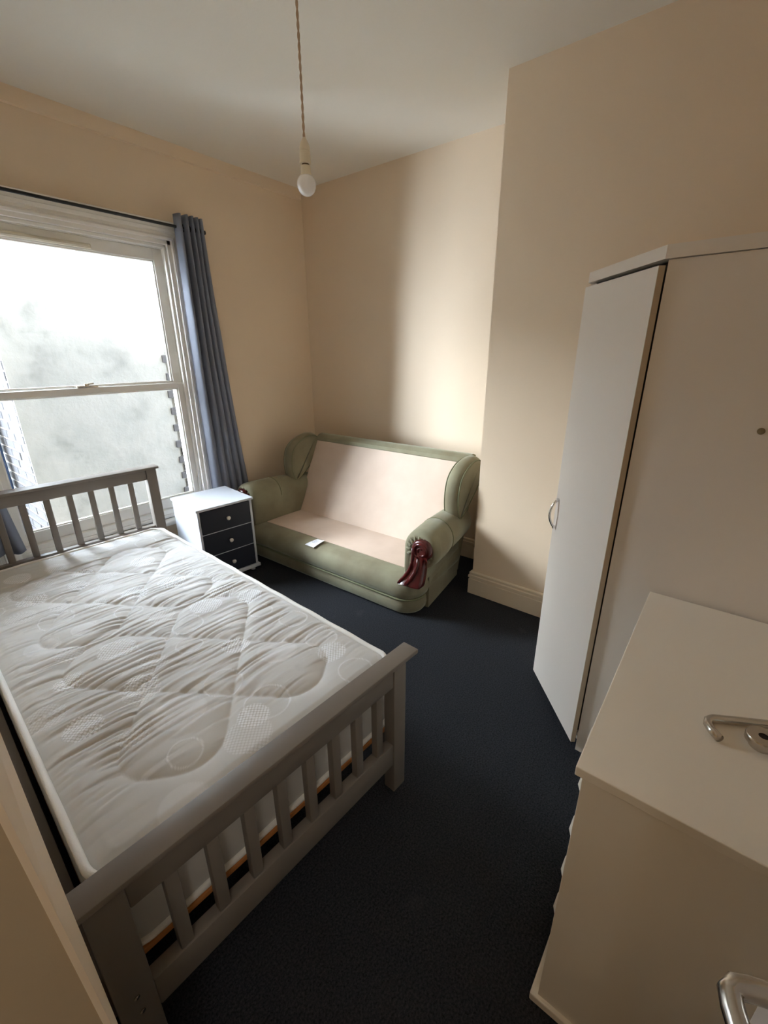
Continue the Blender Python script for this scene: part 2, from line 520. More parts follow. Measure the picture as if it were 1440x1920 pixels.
# ------------------------------------------------------------------ outside: rendered house, brick return, pipe, added sky blockers
YX = 4.03
ext = empty('wall_exterior', (0.866, YX, -3.0), 0, kind='structure')
b = MB()
b.box(0.0, 1.13, 0.0, 0.019, 0, 5.52)
b.box(1.13, 3.40, 0.012, 0.021, 0, 5.52)
rp = b.build('render_coat', MT['render'], ext)
b = MB(); b.box(0.003, 3.4, 0.02, 3.0, 0, 5.48); b.build('core', MT['mortar'], ext)
b = MB(); b.box(0.0, 0.205, 0.0, 0.098, 0, 0.062, 0.004, 1)
br0 = b.build('brick', MT['brick'], ext)
brick_me = br0.data
rnd = random.Random(3)
first = True
for k in range(26):                      # brick return, receding from the corner (faces -X)
    z = 3.0 + 0.10 + k * 0.075
    if z > 4.56: break
    for j in range(4):
        y = 0.024 + (0.0 if k % 2 else -0.11) + j * 0.215
        if y < 0.022: y = 0.022
        o = br0 if first else br0.copy()
        if not first: C.objects.link(o)
        first = False
        o.location = (-0.004 + rnd.uniform(-0.003, 0.003), y + 0.205, z)
        o.rotation_euler = (0, 0, R(-90))
for k in range(18):                      # toothed quoins at the other end (face -Y)
    o = br0.copy(); C.objects.link(o)
    z = 3.0 + 0.20 + k * 0.075
    o.rotation_euler = (0, 0, 0)
    o.location = (1.155 - (0.05 if k % 2 else 0.0) + rnd.uniform(-0.01, 0.01), -0.006 - rnd.uniform(0, 0.004), z)
b = MB(); b.tube([(0.76, 4.72, -3.0), (0.76, 4.72, 1.46)], 0.088, 20)
b.tube([(0.76, 4.72, 1.40), (0.76, 4.72, 1.50)], 0.100, 20)
tag(b.build('drainpipe', MT['pipe'], None, True), 'blue drainpipe outside the window beside the brick corner', 'drainpipe')
b = MB(); b.box(-3.0, -0.50, YO, 4.03, -3.0, 6.0); struct(b.build('wall_sky_block_left', MT['mortar']))  # unseen block, placed to cut off skylight from the left
b = MB(); b.box(-4, 0.84, 8.0, 8.4, -3.0, 3.0); struct(b.build('wall_sky_block_far', MT['mortar']))  # unseen block, added to keep low skylight out of the room
b = MB(); b.box(-4, 6, YO, 9, -3.2, -3.0); struct(b.build('ground_yard', MT['yard']))
b = MB(); b.box(-1.0, XA + 0.2, YO - 0.02, YO, -3.0, -0.1); struct(b.build('wall_house_below', MT['mortar']))

# ------------------------------------------------------------------ bed
FLx, FLy = 0.081, 0.823
bed = empty('single_bed', (FLx, FLy, 0), R(-3.0), 'grey painted wooden single bed frame with slatted head and foot', 'bed')
BP = MT['bed_paint']


def bb(name, *a, bev=0.004, m=BP, parent=bed):
    return MB().box(*a, bev).build(name, m, parent, True, 30)


HS = 0.0
bb('headboard_post', -0.005, 0.058, 1.965, 2.02, 0, 0.886)
bb('headboard_post', 0.942, 1.001, 1.965, 2.02, 0, 0.886)
bb('headboard_rail', 0.058, 0.942, 1.975, 2.012, 0.822, 0.886)
bb('headboard_rail', 0.058, 0.942, 1.975, 2.012, 0.43, 0.525)
bb('headboard_cap', -0.020, 1.016, 1.952, 2.033, 0.886, 0.901)
h0 = bb('headboard_slat', 0, 0.030, 1.984, 2.003, 0.525, 0.822, bev=0.003)
for k in range(8):
    o = h0 if k == 0 else h0.copy()
    if k: C.objects.link(o)
    o.location.x = 0.1015 + 0.1045 * k
fp0 = bb('footboard_post', -0.036, 0.038, -0.070, -0.022, 0, 0.585)
fp1 = bb('footboard_post', 0.868, 0.931, -0.070, -0.022, 0, 0.585)
bb('footboard_rail', 0.038, 0.868, -0.066, -0.030, 0.486, 0.585)
bb('footboard_rail', 0.038, 0.868, -0.066, -0.030, 0.135, 0.232)
bb('footboard_cap', -0.052, 0.966, -0.094, -0.030, 0.585, 0.602)
f0 = bb('footboard_slat', 0, 0.031, -0.062, -0.036, 0.232, 0.486, bev=0.003)
for k in range(8):
    o = f0 if k == 0 else f0.copy()
    if k: C.objects.link(o)
    o.location.x = 0.1045 + 0.0975 * k
bb('side_rail', -0.050, -0.024, -0.022, 1.965, 0.155, 0.300)
bb('side_rail', 0.888, 0.912, -0.022, 1.965, 0.155, 0.245)
s0 = MB().box(-0.010, 0.888, 0, 0.07, 0.245, 0.261, 0.002).build('base_slat', MT['slat_wood'], bed)
for k in range(14):
    o = s0 if k == 0 else s0.copy()
    if k: C.objects.link(o)
    o.location.y = -0.012 + 0.139 * k
for (x, y, z, ax, post) in ((0.002, -0.070, 0.240, (0, -1, 0), fp0), (0.004, -0.070, 0.185, (0, -1, 0), fp0), (0.931, -0.046, 0.30, (1, 0, 0), fp1)):
    o = MB().lathe([(0.006, 0), (0.006, 0.002), (0.003, 0.004)], (x, y, z), ax, 12).build('bolt', MT['chrome'], post, True)
    o['label'] = 'small metal bolt'

# ------------------------------------------------------------------ mattress
mz0, mz1 = 0.262, 0.522
mU, mV = 0.95, 1.945
matt = empty('mattress', (FLx, FLy, 0), R(-3.0), 'cream quilted single mattress with woven disc pattern on the grey bed', 'mattress')


def srect(u, v, cu, cv, hw, hl, r, ang):
    """signed distance to a rounded rectangle whose long axis lies at ang"""
    du, dv = u - cu, v - cv
    a = du * math.cos(ang) + dv * math.sin(ang)
    c = -du * math.sin(ang) + dv * math.cos(ang)
    qx = np.abs(a) - (hl - r); qy = np.abs(c) - (hw - r)
    return np.hypot(np.maximum(qx, 0), np.maximum(qy, 0)) + np.minimum(np.maximum(qx, qy), 0) - r


def vnoise(x, y, seed):
    """smooth value noise on arrays"""
    rg = np.random.RandomState(seed)
    T = rg.rand(64, 64)
    xi = np.floor(x).astype(int); yi = np.floor(y).astype(int)
    fx = x - xi; fy = y - yi
    fx = fx * fx * (3 - 2 * fx); fy = fy * fy * (3 - 2 * fy)
    g = lambda i, j: T[i % 64, j % 64]
    return (g(xi, yi) * (1 - fx) + g(xi + 1, yi) * fx) * (1 - fy) + (g(xi, yi + 1) * (1 - fx) + g(xi + 1, yi + 1) * fx) * fy


MOT = []
rg = random.Random(11)
fixed = [(0.68, 0.835, 0, .068), (0.70, 0.66, 1, .055), (0.70, 0.351, 1, .07), (0.53, 0.165, 2, .07), (0.33, 0.33, 1, .075), (0.674, 1.155, 0, .065),
         (0.672, 1.855, 0, .06), (0.862, 1.867, 2, .055), (0.673, 1.491, 0, .062), (0.68, 1.68, 1, .06), (0.314, 0.801, 0, .065), (0.68, 1.30, 1, .05),
         (0.86, 0.29, 2, .06), (0.42, 0.10, 3, .07), (0.83, 0.20, 0, .055), (0.29, 0.52, 3, .06), (0.30, 0.55, 0, .055), (0.62, 0.50, 0, .055), (0.47, 0.15, 0, .05)]
MOT += fixed
for i in range(7):
    for j in range(14):
        cu = 0.06 + i * 0.148 + (0.074 if j % 2 else 0); cv = 0.05 + j * 0.142
        cu += rg.uniform(-.02, .02); cv += rg.uniform(-.02, .02)
        if any(math.hypot(cu - f[0], cv - f[1]) < 0.11 for f in fixed): continue
        MOT.append((cu, cv, rg.choice([0, 3, 3, 1, 2, 2, 4, 4, 4]), rg.uniform(.045, .062)))


def motif(u, v):
    lat = np.zeros_like(u); pale = np.zeros_like(u); ring = np.zeros_like(u)
    for cu, cv, k, r in MOT:
        d = np.hypot(u - cu, v - cv)
        ins = np.clip((r - d) / 0.004, 0, 1)
        if k == 0: lat = np.maximum(lat, ins)
        elif k == 3: lat = np.maximum(lat, 0.45 * ins)
        elif k == 1: pale = np.maximum(pale, ins * 0.8)
        rr = np.clip(1 - np.abs(d - r) / 0.0035, 0, 1)
        if k == 2: ring = np.maximum(ring, 0.8 * rr)
        if k == 1: ring = np.maximum(ring, 0.25 * rr)
    return lat, pale, ring


def quilt(u, v):
    """height of the quilted top"""
    d = np.full(u.shape, 1.0)
    inside = np.zeros(u.shape)
    for cv in (0.515, 1.33):
        for a in (R(52.5), R(127.5)):
            s = srect(u, v, 0.48, cv, 0.142, 0.455, 0.115, a)
            d = np.minimum(d, np.abs(s))
            inside = np.maximum(inside, np.clip(-s / 0.05, 0, 1))
    edge = np.minimum(np.minimum(u, mU - u), np.minimum(v, mV - v))
    puff = 0.013 * (1 - np.exp(-d / 0.022)) + 0.004 * inside
    # puckers: long shallow creases running across the bed
    t = R(1)
    p = u * math.cos(t) + v * math.sin(t); q = -u * math.sin(t) + v * math.cos(t)
    q = q + 0.012 * vnoise(p * 6, q * 6, 5)
    n1 = vnoise(p * 5 + 9, q * 40, 1); n2 = vnoise(p * 8 + 3, q * 78, 2)
    ridge = (1 - np.abs(2 * n1 - 1)) ** 2 * 0.6 + (1 - np.abs(2 * n2 - 1)) ** 2 * 0.25
    amp = 0.5 + 0.6 * vnoise(u * 7, v * 7, 7)
    calm = np.clip((v - 0.02) / 0.35, 0.15, 1) * np.where(v > 1.70, 0.35, 1.0)
    wr = -0.0135 * ridge * amp * calm
    h = puff + wr
    roll = np.clip(edge / 0.05, 0, 1)
    return h * roll ** 0.6 + 0.012 * (roll ** 0.5 - 1)


def rr_clip(u, v, r=0.07):
    """pull the corners of the unit rectangle to a rounded outline"""
    cx = np.clip(u, r, mU - r); cy = np.clip(v, r, mV - r)
    dx, dy = u - cx, v - cy
    m_ = np.maximum(np.abs(dx), np.abs(dy)); l_ = np.hypot(dx, dy)
    f = np.where(l_ > 1e-9, m_ / np.maximum(l_, 1e-9), 1)
    return cx + dx * f, cy + dy * f


def grid_mesh(name, X, Y, Z, U, V, m, parent):
    ny, nx = X.shape
    co = np.stack([X, Y, Z], -1).reshape(-1, 3)
    idx = np.arange(nx * ny).reshape(ny, nx)
    f = np.stack([idx[:-1, :-1], idx[:-1, 1:], idx[1:, 1:], idx[1:, :-1]], -1).reshape(-1, 4)
    me = bpy.data.meshes.new(name)
    me.from_pydata(co.tolist(), [], f.tolist())
    me.materials.append(m)
    lat, pale, ring = motif(U.ravel(), V.ravel())
    at = me.attributes.new('motif', 'FLOAT_COLOR', 'POINT')
    at.data.foreach_set('color', np.stack([lat, pale, ring, np.ones_like(lat)], -1).astype('f').ravel())
    at = me.attributes.new('cloth', 'FLOAT_VECTOR', 'POINT')
    at.data.foreach_set('vector', np.stack([U.ravel(), V.ravel(), 0 * U.ravel()], -1).astype('f').ravel())
    me.polygons.foreach_set('use_smooth', [True] * len(me.polygons))
    o = bpy.data.objects.new(name, me); C.objects.link(o); o.parent = parent
    return o


nu, nv = 200, 560
uu, vv = np.meshgrid(np.linspace(0, mU, nu), np.linspace(0, mV, nv))
hh = quilt(uu, vv)
px, py = rr_clip(uu, vv)
grid_mesh('quilted_top', px, py, mz1 - 0.006 + hh, uu, vv, MT['ticking'], matt)


def outline(r=0.07, n=10, off=0.0, step=0.02):
    pts = []
    for (cx, cy, a0) in ((mU - r, r, -90), (mU - r, mV - r, 0), (r, mV - r, 90), (r, r, 180)):
        for i in range(n + 1):
            a = R(a0 + 90 * i / n)
            pts.append((cx + (r + off) * math.cos(a), cy + (r + off) * math.sin(a)))
    out = []
    for (a, c) in zip(pts, pts[1:] + pts[:1]):
        L_ = math.hypot(c[0] - a[0], c[1] - a[1]); k = max(1, int(L_ / step))
        out += [(a[0] + (c[0] - a[0]) * i / k, a[1] + (c[1] - a[1]) * i / k) for i in range(k)]
    return out


ol = outline(step=0.012)
ol.append(ol[0])
s_ = np.concatenate([[0], np.cumsum([math.hypot(c[0] - a[0], c[1] - a[1]) for a, c in zip(ol, ol[1:])])])
zs = np.linspace(mz0 + 0.006, mz1 - 0.010, 26)
ox = np.array([p[0] for p in ol]); oy = np.array([p[1] for p in ol])
ctr = np.array([mU / 2, mV / 2])
nx_ = np.gradient(oy); ny_ = -np.gradient(ox); nl = np.hypot(nx_, ny_); nx_ /= nl; ny_ /= nl
tt = (zs - zs[0]) / (zs[-1] - zs[0])
SS, TT = np.meshgrid(s_, tt)
bul = 0.010 * np.sin(np.pi * TT) + 0.003 * (vnoise(SS * 9, TT * 4, 21) - 0.5)
grid_mesh('border', ox[None, :] + nx_[None, :] * (bul - 0.004), oy[None, :] + ny_[None, :] * (bul - 0.004), np.repeat(zs[:, None], len(ol), 1), SS % 0.9, 0.15 + TT * 0.26 + np.floor(SS / 0.9) * 0.4, MT['ticking'], matt)
tape = mat('white_tape', (240, 239, 234), 0.6, bump=(240, 0.3, 2))
for z in (mz1 - 0.008, mz0 + 0.006):
    o3 = outline(off=0.0, step=0.03)
    MB().tube([(x, y, z + 0.0015 * math.sin(i * 0.9)) for i, (x, y) in enumerate(o3)], 0.0095, 8, True).build('piping', tape, matt, True, 180)
b = MB(); b.prism([(x, y, mz0) for x, y in outline(off=-0.002, step=0.1)], (0, 0, 0.004)); b.build('underside', MT['paper'], matt)

# ------------------------------------------------------------------ nightstand
A = Vector((0.871 * S, 1.712 * S, 0)); Bv = Vector((1.134 * S, 1.698 * S, 0))
nd = Bv - A
nw, ndp, nh = nd.length, 0.262 * S, 0.372 * S
ns = empty('bedside_cabinet', A, math.atan2(nd.y, nd.x) - R(2.5), 'white bedside cabinet with three dark navy drawers between bed and sofa', 'bedside cabinet')
WB = MT['white_board']
MB().box(-0.006, nw + 0.006, -0.012, ndp, nh - 0.016, nh, 0.002).build('top', WB, ns)
MB().box(0.004, 0.020, 0.0, ndp - 0.004, 0.052, nh - 0.016, 0.001).build('side_panel', WB, ns)
MB().box(nw - 0.020, nw - 0.004, 0.0, ndp - 0.004, 0.052, nh - 0.016, 0.001).build('side_panel', WB, ns)
MB().box(0.020, nw - 0.020, ndp - 0.012, ndp - 0.004, 0.052, nh - 0.016).build('back_panel', WB, ns)
MB().box(-0.004, nw + 0.010, -0.014, ndp, 0.030, 0.052, 0.003).build('base_board', WB, ns)
dz0, dz1 = 0.056, nh - 0.020
dh = (dz1 - dz0) / 3
for k in range(3):
    z0 = dz0 + k * dh
    d = MB().box(0.023, nw - 0.023, -0.002, 0.016, z0 + 0.002, z0 + dh - 0.004, 0.0015).build('drawer', MT['navy'], ns)
    o = MB().lathe([(0.006, 0), (0.006, 0.010), (0.013, 0.014), (0.0145, 0.020), (0.011, 0.026), (0.003, 0.028)], (nw / 2 + 0.005, -0.002, z0 + dh / 2), (0, -1, 0), 20).build('knob', MT['knob'], d, True)
    o['label'] = 'white knob'
    if k < 2:
        MB().box(0.020, nw - 0.020, 0.001, 0.018, z0 + dh - 0.004, z0 + dh + 0.002).build('divider', WB, ns)
for x in (0.035, nw - 0.035):
    for y in (0.03, ndp - 0.04):
        MB().lathe([(0.016, 0), (0.020, 0.030)], (x, y, 0), (0, 0, 1), 16).build('foot', WB, ns, True)

# ------------------------------------------------------------------ sofa
so = empty('sofa', (1.215 * S, 1.365 * S, 0), R(-88.9), 'sage green velvet two-seat sofa without cushions, beige lining exposed', 'sofa')
VE = MT['velvet']
HW = 0.81


def footprint(inset=0.0, y1=0.68, rf=0.14, n=10):
    pts = []
    x = HW - inset; y0 = inset; r = max(rf - inset, 0.02)
    for i in range(n + 1):
        a = R(-180 + 90 * i / n); pts.append((-x + r + r * math.cos(a), y0 + r + r * math.sin(a)))
    # slightly bowed front
    for i in range(n + 1):
        a = R(-90 + 90 * i / n); pts.append((x - r + r * math.cos(a), y0 + r + r * math.sin(a)))
    pts += [(x, y1), (-x, y1)]
    return [(px_ * (1.03 - 0.085 * py_ / 0.68), py_) for px_, py_ in pts]


def stack(name, levels, m, parent=so):
    return MB().loft([[(x, y, z) for x, y in footprint(ins)] for z, ins in levels]).build(name, m, parent, True, 50)


stack('base', [(0.010, 0.030), (0.014, 0.012), (0.03, 0.003), (0.065, -0.004), (0.098, 0.0), (0.112, 0.006), (0.116, 0.020)], VE)
stack('seat_border', [(0.114, 0.022), (0.118, 0.008), (0.130, -0.006), (0.165, -0.018), (0.200, -0.016), (0.232, -0.002), (0.252, 0.018), (0.263, 0.045), (0.267, 0.085), (0.268, 0.12)], VE)
fp = footprint(-0.004)
MB().tube([(x, y, 0.116) for x, y in fp[:-2]], 0.006, 8).build('piping', MT['piping'], so, True)
# beige lining: seat deck and inner back
b = MB()
b.loft([[(-0.672, 0.128, z), (0.672, 0.128, z), (0.672, 0.49, z), (-0.672, 0.49, z)] for z in (0.262, 0.272)])
o = b.build('seat_deck', MT['hessian'], so); o['label'] = 'beige lining cloth of the seat'
ny, nx = 16, 26
rings = []
for j in range(ny + 1):
    t = j / ny
    y = 0.470 + 0.284 * t; z = 0.262 + 0.570 * t
    hw = 0.715 + 0.01 * t
    row = []
    for i in range(nx + 1):
        s = -1 + 2 * i / nx
        sag = 0.018 * (1 - s * s) * math.sin(math.pi * t) + 0.003 * mnoise.noise(Vector((s * 4, t * 3, 1)))
        row.append((s * hw + 0.025, y + sag, z))
    rings.append(row)
b = MB(); b.loft(rings, close=False, cap=False)
o = b.build('back_lining', MT['hessian'], so, True, 180); o['label'] = 'beige lining cloth of the back'
# back frame with rolled top rail
pr = [(0.495, 0.05), (0.500, 0.262), (0.764, 0.822), (0.752, 0.838), (0.758, 0.862), (0.785, 0.882), (0.825, 0.888), (0.862, 0.874), (0.876, 0.840), (0.860, 0.700), (0.690, 0.05)]
MB().prism([(-0.700, y, z) for y, z in pr], (1.465, 0, 0)).build('back', VE, so, True, 35)


def smooth_closed(pts, n=6):
    """Catmull-Rom through a closed 2D outline"""
    out = []
    k = len(pts)
    for i in range(k):
        p0, p1, p2, p3 = [Vector(pts[(i + d) % k]) for d in (-1, 0, 1, 2)]
        for j in range(n):
            t = j / n
            out.append(0.5 * ((2 * p1) + (-p0 + p2) * t + (2 * p0 - 5 * p1 + 4 * p2 - p3) * t * t + (-p0 + 3 * p1 - 3 * p2 + p3) * t ** 3))
    return out


wing_prof = smooth_closed([(0.455, 0.535), (0.432, 0.620), (0.435, 0.725), (0.470, 0.812), (0.550, 0.874), (0.655, 0.904), (0.745, 0.893), (0.800, 0.842), (0.808, 0.770), (0.745, 0.680), (0.640, 0.590), (0.540, 0.520), (0.490, 0.500)], 5)


def inset2(pts, d):
    c = Vector((sum(p[0] for p in pts) / len(pts), sum(p[1] for p in pts) / len(pts)))
    out = []
    k = len(pts)
    for i, p in enumerate(pts):
        t = (Vector(pts[(i + 1) % k]) - Vector(pts[i - 1])).normalized()
        n = Vector((-t.y, t.x))
        if n.dot(c - Vector(p)) < 0: n = -n
        out.append(Vector(p) + n * d)
    return out


def wing(sx, x0, x1):
    xm, hx = (x0 + x1) / 2, (x1 - x0) / 2
    lev = []
    for i in range(13):
        a = -90 + 180 * i / 12
        lev.append((xm + hx * math.sin(R(a)), 0.050 * (1 - math.cos(R(a)))))
    rings = []
    for x, ins in lev:
        q = inset2(wing_prof, ins)
        rings.append([(sx * x, p[0], p[1]) for p in q])
    wn = MB().loft(rings).build('wing', VE, so, True, 60)
    MB().tube([(sx * (x1 - 0.004), p[0], p[1]) for p in inset2(wing_prof, 0.024)], 0.0045, 6, True).build('piping', MT['piping'], wn, True, 180)
    MB().tube([(sx * (x0 + 0.006), p[0], p[1]) for p in inset2(wing_prof, 0.022)], 0.0035, 6, True).build('piping', MT['piping'], wn, True, 180)
    return wn


wing(1, 0.755, 0.865); wing(-1, 0.690, 0.800)


def arm_ring(sx, y, k, dz=0.0, shrink=0.0):
    cx, cz, r = 0.793, 0.464 + dz, 0.118 * k
    fl = (0.046 if sx > 0 else 0.012) - (0.155 if sx > 0 else 0.07) * (y - 0.08)
    pts = [(0.674 + shrink, 0.245), (0.674 + shrink, 0.36)]
    for i in range(17):
        a = R(185 - 235 * i / 16)
        pts.append((cx + r * math.cos(a), cz + r * math.sin(a)))
    pts += [(0.822 - shrink, 0.345 + dz), (0.812 - shrink, 0.30), (0.808 - shrink, 0.245)]
    return [(sx * (x + fl), y, z) for x, z in pts]


def arm(sx):
    rings = [arm_ring(sx, 0.042, 0.62, 0, 0.035), arm_ring(sx, 0.034, 0.76, 0, 0.022), arm_ring(sx, 0.040, 0.90, 0, 0.010), arm_ring(sx, 0.060, 0.98, 0, 0.003),
             arm_ring(sx, 0.10, 1.01), arm_ring(sx, 0.20, 1.02), arm_ring(sx, 0.285, 1.01), arm_ring(sx, 0.295, 0.985), arm_ring(sx, 0.305, 1.0), arm_ring(sx, 0.45, 0.98, -0.006), arm_ring(sx, 0.62, 0.95, -0.016), arm_ring(sx, 0.68, 0.90, -0.02)]
    am = MB().loft(rings).build('arm', VE, so, True, 60)
    MB().prism([(sx * (0.70 + f0_), y, 0.012) if k_ == 0 else (sx * (0.835 + f0_), y, 0.012) for k_, y, f0_ in ((0, 0.17, 0.0), (1, 0.17, 0.0), (1, 0.675, -0.066), (0, 0.675, -0.066))], (0, 0, 0.33), 0.006).build('side_panel', VE, so)
    MB().tube([p for p in arm_ring(sx, 0.296, 1.0)[2:19]], 0.003, 6).build('seam', MT['piping'], am, True)
    # gathered pleats fanning out of the scroll
    b = MB()
    for i in range(13):
        a = R(200 - 260 * i / 12)
        c, s_n = math.cos(a), math.sin(a)
        pts = []; rad = []
        for t in (0.0, 0.3, 0.65, 1.0):
            rr = 0.052 + 0.062 * t
            yy = 0.034 - 0.004 * math.sin(math.pi * t) + (0.03 * t ** 3)
            pts.append((sx * (0.793 + (0.050 if sx > 0 else 0.015) + c * rr), yy, 0.464 + s_n * rr)); rad.append(0.0085 * (1 - t) + 0.002)
        b.tube(pts, rad, 6)
    b.build('pleats', VE, am, True, 180)
    # mahogany scroll
    out = [(0.012, 0.290), (-0.030, 0.284), (-0.058, 0.258), (-0.066, 0.222), (-0.062, 0.175), (-0.066, 0.130), (-0.082, 0.085), (-0.112, 0.035), (-0.128, 0.006), (-0.118, -0.004), (-0.06, -0.003), (0.0, 0.0), (0.030, 0.012), (0.032, 0.06), (0.028, 0.12), (0.030, 0.168), (0.052, 0.185), (0.066, 0.215), (0.062, 0.250), (0.042, 0.278)]
    oc = smooth_closed(out, 3)
    X0, Z0 = (0.868 if sx > 0 else 0.805), 0.256

    def sp(p, y):
        f = max(0.0, (0.17 - p[1]) / 0.17)
        return (sx * (X0 + p[0]), y - 0.055 * f ** 1.6, Z0 + p[1])
    rings = [[sp(p, 0.052) for p in oc], [sp(p, 0.018) for p in oc], [sp(p, 0.006) for p in inset2(oc, 0.006)], [sp(p, 0.002) for p in inset2(oc, 0.014)]]
    sc = MB().loft(rings).build('arm_scroll', MT['mahogany'], so, True, 40)
    sc['label'] = 'carved mahogany scroll'
    # raised volute and two raised ribs
    b = MB()
    sp_pts = []; sr = []
    for i in range(34):
        t = i / 33
        a = R(250 - 560 * t)
        rr = 0.050 * (1 - 0.75 * t)
        sp_pts.append((sx * (X0 + 0.006 + rr * math.cos(a)), 0.000, Z0 + 0.228 + rr * math.sin(a))); sr.append(0.008 * (1 - 0.4 * t))
    b.tube(sp_pts, sr, 8)
    rb = [(-0.050, 0.235), (-0.048, 0.19), (-0.050, 0.14), (-0.064, 0.09), (-0.090, 0.045), (-0.116, 0.008)]
    b.tube([sp(p, 0.002) for p in rb], [0.008, 0.009, 0.010, 0.011, 0.011, 0.008], 8)
    rb = [(-0.012, 0.180), (-0.012, 0.14), (-0.020, 0.095), (-0.036, 0.050), (-0.064, 0.010)]
    b.tube([sp(p, 0.004) for p in rb], [0.008, 0.012, 0.016, 0.018, 0.012], 8)
    b.build('carving', MT['mahogany'], sc, True, 180)


arm(1); arm(-1)
# care label lying over the seat edge, one corner curling
b = MB()
q = [(-0.104, 0.004), (-0.014, 0.002), (-0.002, 0.102), (-0.084, 0.114)]
rings = []
for j in range(5):
    t = j / 4
    row = []
    for i in range(6):
        s = i / 5
        x = (q[0][0] * (1 - s) + q[1][0] * s) * (1 - t) + (q[3][0] * (1 - s) + q[2][0] * s) * t
        y = (q[0][1] * (1 - s) + q[1][1] * s) * (1 - t) + (q[3][1] * (1 - s) + q[2][1] * s) * t
        row.append((x, y, 0.2745 - 0.010 * (1 - t) ** 2 + 0.012 * s * s * t))
    rings.append(row)
b.loft(rings, close=False, cap=False)
tg = b.build('care_label', MT['paper'], so, True, 180); tg['label'] = 'white fabric care label'
b = MB()
for k in range(3):
    x0 = -0.118 + 0.016 * k
    b.box(-0.080 + 0.004 * k, -0.040 + 0.004 * k, 0.050 + 0.014 * k, 0.053 + 0.014 * k, 0.2730 + 0.001 * k, 0.2757 + 0.001 * k)
b.build('print_lines', MT['print'], tg)

# ------------------------------------------------------------------ corner wardrobe
P = Vector((1.0 * S, 0.156 * S)); Q = Vector((1.219 * S, 0.341 * S))
wa = empty('corner_wardrobe', (P.x, P.y, 0), 0, 'tall pale grey corner wardrobe with angled door and bow handle', 'wardrobe')
dg = (Q - P); dl = dg.length; dg.normalize()
dn = Vector((-dg.y, dg.x))          # outward from the angled door
P = P - dn * 0.013; Q = Q - dn * 0.013
wa.location = (P.x, P.y, 0)
pdv = Vector((math.cos(R(268)), math.sin(R(268))))
pe = P + pdv * (P.y - (YN + 0.01)) / abs(pdv.y)
WT = 1.822
XR = XB - 0.03


def w2(v, z): return (v.x - P.x, v.y - P.y, z)


WM = MT['wardrobe']


def slab(name, a, c, th, z0, z1, m=WM, inward=None, bev=0.001):
    """upright board from plan point a to c, thickness th towards inward"""
    n = inward.normalized() * th
    return MB().prism([w2(a, z0), w2(c, z0), w2(c + n, z0), w2(a + n, z0)], (0, 0, z1 - z0)).build(name, m, wa)


inn = -dn
slab('side_panel', P, pe, 0.018, 0, WT - 0.036, inward=Vector((1, 0)))
slab('side_panel', Q, Vector((XR, Q.y + 0.01)), 0.018, 0, WT - 0.036, inward=Vector((0, -1)))
slab('back_panel', Vector((XR, Q.y)), Vector((XR, YN + 0.01)), 0.012, 0, WT - 0.036, inward=Vector((-1, 0)))
slab('back_panel', pe, Vector((XR, YN + 0.01)), 0.012, 0, WT - 0.036, inward=Vector((0, 1)))
o8 = 0.006
top = [P + dn * 0.012 - dg * 0.002, Q + dn * 0.012, Vector((XR, Q.y + 0.014)), Vector((XR, YN + 0.01)), pe + Vector((-o8, 0))]
MB().prism([w2(p, WT - 0.034) for p in top], (0, 0, 0.034)).build('top', WM, wa)
bt = [P + inn * 0.012 + dg * 0.03, Q + inn * 0.012 - dg * 0.02, Vector((XR - 0.015, Q.y - 0.02)), Vector((XR - 0.015, YN + 0.03)), pe + Vector((0.02, 0.02))]
MB().prism([w2(p, 0.045) for p in bt], (0, 0, 0.018)).build('base_board', WM, wa)
slab('plinth', P + inn * 0.03 + dg * 0.02, Q + inn * 0.03 - dg * 0.01, 0.016, 0.0, 0.045, inward=inn)
# dark-coloured board added as the shade in the door gap
slab('frame_shadow_board', P + inn * 0.020 + dg * 0.018, Q + inn * 0.020 - dg * 0.01, 0.010, 0.045, WT - 0.036, MT['dark_gap'], inward=inn)
da = P + dg * (-0.002); dc = Q + dg * 0.0
dr = slab('door', P + dg * 0.002 + dn * 0.024, P + dg * (dl - 0.008) + dn * 0.024, 0.018, 0.042, WT - 0.050, inward=inn)
eb = MB().prism([w2(P + dg * -0.0005 + dn * 0.0242, 0.042), w2(P + dg * 0.002 + dn * 0.0242, 0.042), w2(P + dg * 0.002 + dn * 0.006, 0.042), w2(P + dg * -0.0005 + dn * 0.006, 0.042)], (0, 0, WT - 0.092)).build('edge_band', MT['wardrobe_edge'], dr)
eb['label'] = 'beige edge band'
hb = P + dg * 0.413 + dn * 0.024
pts = []
for i in range(15):
    t = i / 14
    z = 0.825 + 0.131 * t
    off = 0.030 * math.sin(math.pi * t) ** 0.7
    p = hb + dn * (0.002 + off)
    pts.append((p.x - P.x, p.y - P.y, z))
b = MB(); b.tube(pts, 0.005, 10)
for z in (0.828, 0.953):
    p = hb
    b.tube([(p.x - P.x, p.y - P.y, z), (p.x + dn.x * 0.012 - P.x, p.y + dn.y * 0.012 - P.y, z)], 0.007, 10)
ho = b.build('handle', MT['bright_chrome'], dr, True); ho['label'] = 'chrome bow handle'
cv = P + pdv * (0.191 * S)
o = MB().lathe([(0.009, 0), (0.009, 0.001), (0.006, 0.003)], (cv.x - P.x - 0.001, cv.y - P.y, 1.347), (-1, 0, 0), 16).build('cover_cap', mat('olive_cap', (132, 118, 88), 0.6), wa, True)
o['label'] = 'small olive round cover cap'

